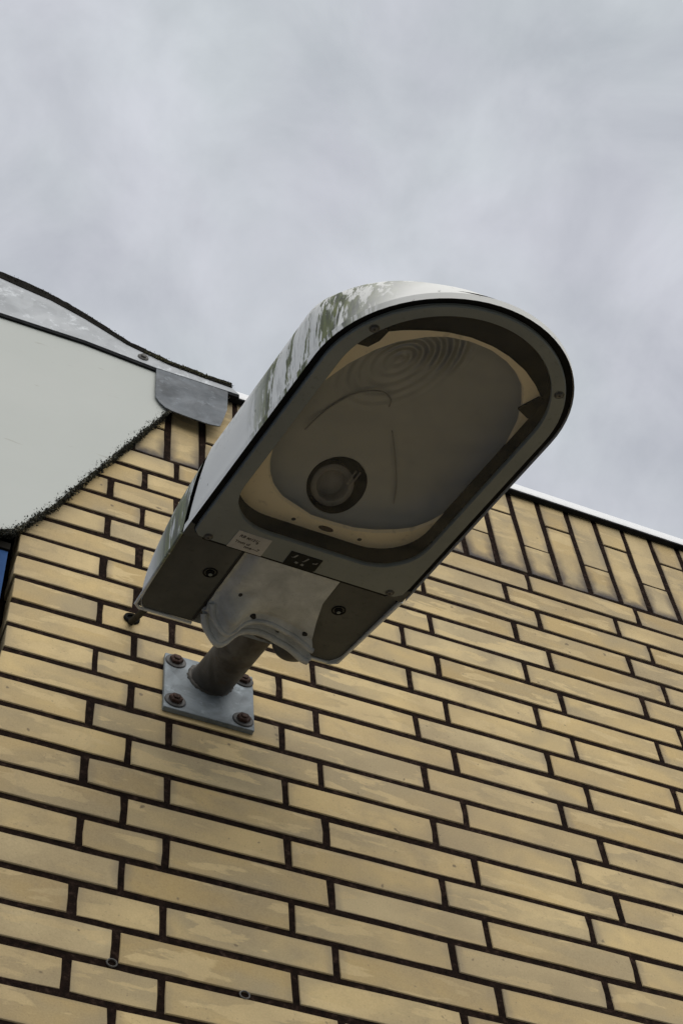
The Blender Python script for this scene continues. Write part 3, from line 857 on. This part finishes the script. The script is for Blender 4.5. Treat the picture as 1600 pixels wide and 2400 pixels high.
# stickers
g = Geo(); g.prism([(-.1394, .3462), (-.0913, .3462), (-.0920, .3805), (-.1382, .3808)], lambda p, d: P(p[0], p[1], d), -.0027, -.0020)
stk = g.build('paper_sticker', M_PAPER, frame_o); stk['label'] = 'white paper sticker with black handwriting'
def text(body, c, a, size, m, parent, shear=0.0, z=-.00275):
    cu = bpy.data.curves.new('handwriting', 'FONT'); cu.body = body; cu.size = size; cu.extrude = 0.00012; cu.offset = size * 0.018; cu.shear = shear
    tmp = bpy.data.objects.new('tmp', cu); COL.objects.link(tmp)
    bpy.context.view_layer.update()
    dg = bpy.context.evaluated_depsgraph_get()
    me = bpy.data.meshes.new_from_object(tmp.evaluated_get(dg))
    bpy.data.objects.remove(tmp)
    for vv in me.vertices: vv.co = P(c + vv.co.x, a + vv.co.y, z - vv.co.z)
    me.flip_normals()
    me.materials.clear(); me.materials.append(m)
    o = bpy.data.objects.new('handwriting', me); COL.objects.link(o); o.parent = parent
    return o
text('RB', -.1335, .3700, .0070, M_INK, stk, 0.2)
text('90121/', -.1240, .3690, .0062, M_INK, stk, 0.25)
text('8', -.1085, .3655, .0056, M_INK, stk, 0.1)
text('Tmm ul', -.1345, .3585, .0066, M_INK, stk, 0.1)
text('nne\u20147', -.1190, .3525, .0070, M_INK, stk, 0.0)
g = Geo(); g.prism([(-.0600, .3466), (-.0200, .3466), (-.0156, .3495), (-.0159, .3735), (-.0608, .3735)], lambda p, d: P(p[0], p[1], d), -.0028, -.0020)
tagp = g.build('name_tag', M_TAGBLK, frame_o); tagp['label'] = 'black rating tag with worn grey marks'
g = Geo()
for pl_ in ([(-.0540, .3640), (-.0515, .3640), (-.0490, .3700), (-.0512, .3700)], [(-.0560, .3630), (-.0520, .3634), (-.0520, .3642), (-.0560, .3640)],
            [(-.0380, .3625), (-.0360, .3620), (-.0330, .3692), (-.0352, .3696)], [(-.0395, .3605), (-.0375, .3605), (-.0368, .3620), (-.0384, .3622)],
            [(-.0255, .3620), (-.0200, .3635), (-.0195, .3665), (-.0212, .3660), (-.0214, .3646), (-.0252, .3636)], [(-.0480, .3545), (-.0440, .3535), (-.0425, .3565), (-.0470, .3580)], [(-.0390, .3535), (-.0350, .3525), (-.0340, .3560), (-.0375, .3572)]):
    g.prism(pl_, lambda p, d: P(p[0], p[1], d), -.0031, -.0026)
g.build('printed_mark', M_TAGMARK, tagp)

# rear tray (underside behind the glass frame)
g = Geo(); g.prism([(C0 - .159, .337), (C0 - .149, .1735), (C0 - .142, .1690), (-.1045, .1690), (-.1080, .337)], lambda p, d: P(p[0], p[1], d), .0105, .0135)
tray = g.build('rear_tray', M_TRAY, lamp)
g = Geo(); g.prism([(.0310, .337), (.0330, .1690), (C0 + .144, .1690), (C0 + .151, .1735), (C0 + .159, .337)], lambda p, d: P(p[0], p[1], d), .0105, .0135)
tray2 = g.build('rear_tray', M_TRAY, lamp)
for rim in ([(C0 - .160, .337, .004), (C0 - .1505, .1730, .0085), (C0 - .1425, .1665, .0090), (-.104, .1665, .0090)], [(.062, .1665, .0090), (C0 + .1445, .1665, .0090), (C0 + .1525, .1730, .0085), (C0 + .160, .337, .004)]):
    g = Geo(); g.tube([P(*q) for q in rim], .0022, 8); g.build('cover_rim', M_REAR, rear, 40)
for c, a in ((-.1274, .2738), (.0606, .2763)):
    g = Geo(); g.lathe(P(c, a, .0106), (0, 0, -1), [(.0098, 0), (.0098, .0012), (.0082, .0012), (.0078, -.0005), (.0058, -.0005), (.0056, .0022), (.0030, .0022), (.0028, .0004)], 18)
    g.build('tray_bolt', M_GASKET, tray if c < 0 else tray2, 30)
    g = Geo(); g.lathe(P(c + .0012, a - .0022, .0085), (0, 0, -1), [(.0030, 0), (.0026, .0006)], 10); g.build('bolt_glint', M_FRAME, tray if c < 0 else tray2)  # paler off-centre dot painted as a highlight on the dark bolt
for (c1, a1_, c2, a2) in ((-.1075, .3345, -.1040, .1735), (.0325, .3345, .0335, .2920)):
    g = Geo(); g.prism([(c1 - .0022, a1_), (c1 + .0012, a1_), (c2 + .0012, a2), (c2 - .0022, a2)], lambda p, d: P(p[0], p[1], d), .0098, .0104); g.build('tray_seam', M_INK, tray)

# cast clamp cover under the pipe socket
def clz(c, a):
    t_ = (c + .100) / .160                                     # 0 left .. 1 right
    base = .0035 + .0075 * min(1, max(0, (a - .26) / .07)) * 0.6
    rise = max(0.0, min(1.0, (.262 - a) / .045)); rise = rise * rise * (3 - 2 * rise)
    lobe = math.exp(-((c + .0700) / .0185) ** 2)
    arch = math.exp(-((c + .0150) / .030) ** 2)
    rl = math.exp(-((c - .062) / .022) ** 2)
    z = base - rise * (.026 * lobe - .0045 * arch + .011 * rl)
    ea = .1830 + .006 * arch - .006 * rl                        # rear edge
    for dd, hgt, wd in ((.0045, .0020, .0040), (.0150, -.0075, .0055), (.028, .0020, .0040), (.0385, -.0030, .0050)):
        z -= hgt * math.exp(-((a - ea - dd + .004 * lobe) / wd) ** 2)
    z += .010 * math.exp(-((c + .100) / .010) ** 2) * min(1, max(0, (a - .21) / .03))
    z += .0018 * math.exp(-((c + .070) / .013) ** 2) * math.exp(-((a - .262) / .012) ** 2)
    return z + .0004 * mn.noise(Vector((c * 130, a * 130, 0)))
g = Geo(); NC, NR = 72, 96
fr_, bk_ = [], []
for j in range(NR + 1):
    v_ = (j / NR) ** 1.7; row = []; rowb = []
    for i in range(NC + 1):
        u_ = i / NC
        cl_ = -.1035 + .002 * v_
        crr = .0660 - .0345 * max(0.0, min(1, (v_ - .05) / .62)) ** 0.75 + .0025 * math.exp(-((v_ - .03) / .03) ** 2) + .003 * math.exp(-((v_ - .20) / .03) ** 2)
        c = cl_ + (crr - cl_) * u_
        arch = math.exp(-((c + .0150) / .030) ** 2); rl = math.exp(-((c - .062) / .022) ** 2)
        a0 = .1815 + .006 * arch - .006 * rl - .006 * math.exp(-((c + .0700) / .0185) ** 2) + .016 * math.exp(-((c + .1035) / .008) ** 2)
        a = a0 + (.3365 - a0) * v_
        z = clz(c, a); row.append(P(c, a, z)); rowb.append(P(c, a, z + .006))
    fr_.append(row); bk_.append(rowb)
g.loops([f + b[::-1] for f, b in zip(fr_, bk_)], True, True, True)
clamp = g.build('clamp_cover', M_CAST, lamp, 50)
def clamp_edge(c): return .1815 + .006 * math.exp(-((c + .0150) / .030) ** 2) - .006 * math.exp(-((c - .062) / .022) ** 2) - .006 * math.exp(-((c + .0700) / .0185) ** 2) + .016 * math.exp(-((c + .1035) / .008) ** 2)
for off_, rad_, c1_ in ((.0035, .0052, .0645), (.0275, .0040, .0600)):
    g = Geo(); pts_ = []
    for k in range(41):
        c = -.0985 + (c1_ + .0985) * k / 40; a = clamp_edge(c) + off_
        pts_.append(P(c, a, clz(c, a) - .0006))
    g.tube(pts_, rad_, 10); g.build('clamp_rib', M_CAST, clamp, 50)
for c, a in ((-.0394, .2186), (.0414, .2189)):
    g = Geo(); zz = clz(c, a)
    g.lathe(P(c, a, zz + .003), (0, 0, -1), [(.0052, 0), (.0052, .0034), (.0044, .0040)], 16); g.build('bolt_hole', M_INK, clamp, 40)
g = Geo(); g.lathe(P(-.0755, .2560, clz(-.0755, .256) + .001), (0.2, -.3, -1), [(.0028, 0), (.0028, .0016)], 10); g.build('bolt_hole', M_INK, clamp)
# upper clamp half and boss behind it
g = Geo(); ls = []
for k in range(9):
    ph = PI * k / 8
    ls.append([P(.0455 + .0285 * math.cos(th) * max(math.sin(ph), .02), .170 - .022 * math.cos(ph), .0165 + .022 * math.sin(th) * max(math.sin(ph), .02)) for th in [2 * PI * q / 24 for q in range(24)]])
g.loops(ls, True, True, True)
boss = g.build('clamp_boss', M_CASTD, lamp, 60)
g = Geo(); g.lathe(P(.0085, .178, .0165), (0, 1, 0), [(.0075, -.02), (.0075, .006), (.0055, .008)], 6); g.build('clamp_bolt', M_SCREW, boss, 30)
g = Geo(); ls = []
for a, k in ((.172, .96), (.178, 1.0), (.20, 1.0), (.335, 1.0)):
    ls.append([P(-.014 + .078 * k * math.copysign(abs(math.cos(th)) ** .5, math.cos(th)), a, .052 + .026 * k * math.copysign(abs(math.sin(th)) ** .6, math.sin(th))) for th in [2 * PI * q / 40 for q in range(40)]])
g.loops(ls, True, True, True)
g.build('clamp_body', M_CASTD, lamp, 40)

# pipe arm with weld bead
g = Geo()
g.tube([Vector((0, 0.0 + .012, 0)), Vector((0, -.05, 0)), Vector((0, -.12, 0)), Vector((0, -.19, 0))], [.0300, .0300, .0298, .0298], 40)
arm = g.build('pipe_arm', M_PIPE, lamp, 40)
g = Geo(); ls = []
for q in range(48):
    th = 2 * PI * q / 48
    dr = Vector((math.cos(th), 0, math.sin(th)))
    ctr = Vector((PB.x, -.0080, PB.z)) + Vector((math.cos(th) * .0305, 0, math.sin(th) * .0325))
    rad = .0042 + .0010 * math.sin(q * 2.7) + .0006 * math.sin(q * 5.1)
    ls.append([INV @ (ctr + (dr * math.cos(k) + Vector((0, -1, 0)) * math.sin(k)) * rad) for k in [2 * PI * w / 8 for w in range(8)]])
ls.append(ls[0]); g.loops(ls, True)
g.build('weld_bead', M_PIPE, arm, 60)
# base plate, washers and bolts
g = Geo()
bx0, bx1, bz0, bz1 = .0435, .1770, .1105, .2430
bp = []
for (cx_, cz_, s0) in ((bx1 - .002, bz0 + .002, -PI / 2), (bx1 - .002, bz1 - .002, 0), (bx0 + .002, bz1 - .002, PI / 2), (bx0 + .002, bz0 + .002, PI)):
    for k in range(4):
        th = s0 + PI / 2 * k / 3; bp.append((cx_ + .002 * math.cos(th), cz_ + .002 * math.sin(th)))
g.loops([[WL(x, y, z) if not sh else WL((bx0 + bx1) / 2 + (x - (bx0 + bx1) / 2) * .988, y, (bz0 + bz1) / 2 + (z - (bz0 + bz1) / 2) * .988) for x, z in bp] for y, sh in ((-.0012, 0), (-.0078, 0), (-.0086, 1))], True, True, True)
bpl = g.build('base_plate', M_GALVP, lamp, 30)
for x, z in ((.0595, .2265), (.0600, .1305), (.1600, .1290), (.1620, .2265)):
    o_ = WL(x, -.0086, z); ax = INV.to_3x3() @ Vector((0, -1, 0))
    g = Geo(); g.lathe(o_, ax, [(.0155, 0), (.0155, .0012), (.0145, .0022), (.0070, .0022)], 24)
    ws = g.build('washer', M_CASTD, bpl, 30)
    g = Geo(); g.lathe(o_ + ax * .0022, ax, [(.0100, 0), (.0100, .0042), (.0086, .0052), (.0055, .0052), (.0055, .0070), (.0045, .0076)], 6)
    g.build('rusty_bolt', M_RUST, bpl, 25)

# ------------------------------------------------------------------ supply cable from the wall to the lamp
cb = empty('supply_cable', (-0.007, 0.0, 0.316)); cl = cb.location.copy()
props(cb, 'short black cable running from a hole in the bricks to the lamp', 'cable')
end = lamp.matrix_world @ P(-.166, .176, .016)
p0 = Vector((-0.007, 0.006, 0.316))
pts = [p0.lerp(end, k / 6) + Vector((0, 0, -0.002 * math.sin(PI * k / 6))) - cl for k in range(7)]
g = Geo(); g.tube(pts, .0050, 12); g.build('cable_sheath', M_CABLE, cb, 60)
g = Geo(); g.lathe(Vector((0, -.0005, 0)), (0, -1, 0), [(.0125, 0), (.0120, .0030), (.0100, .0042), (.0075, .0030), (.0070, -.001)], 24); g.build('grommet', M_GASKET, cb, 40)
bpy.context.view_layer.update()
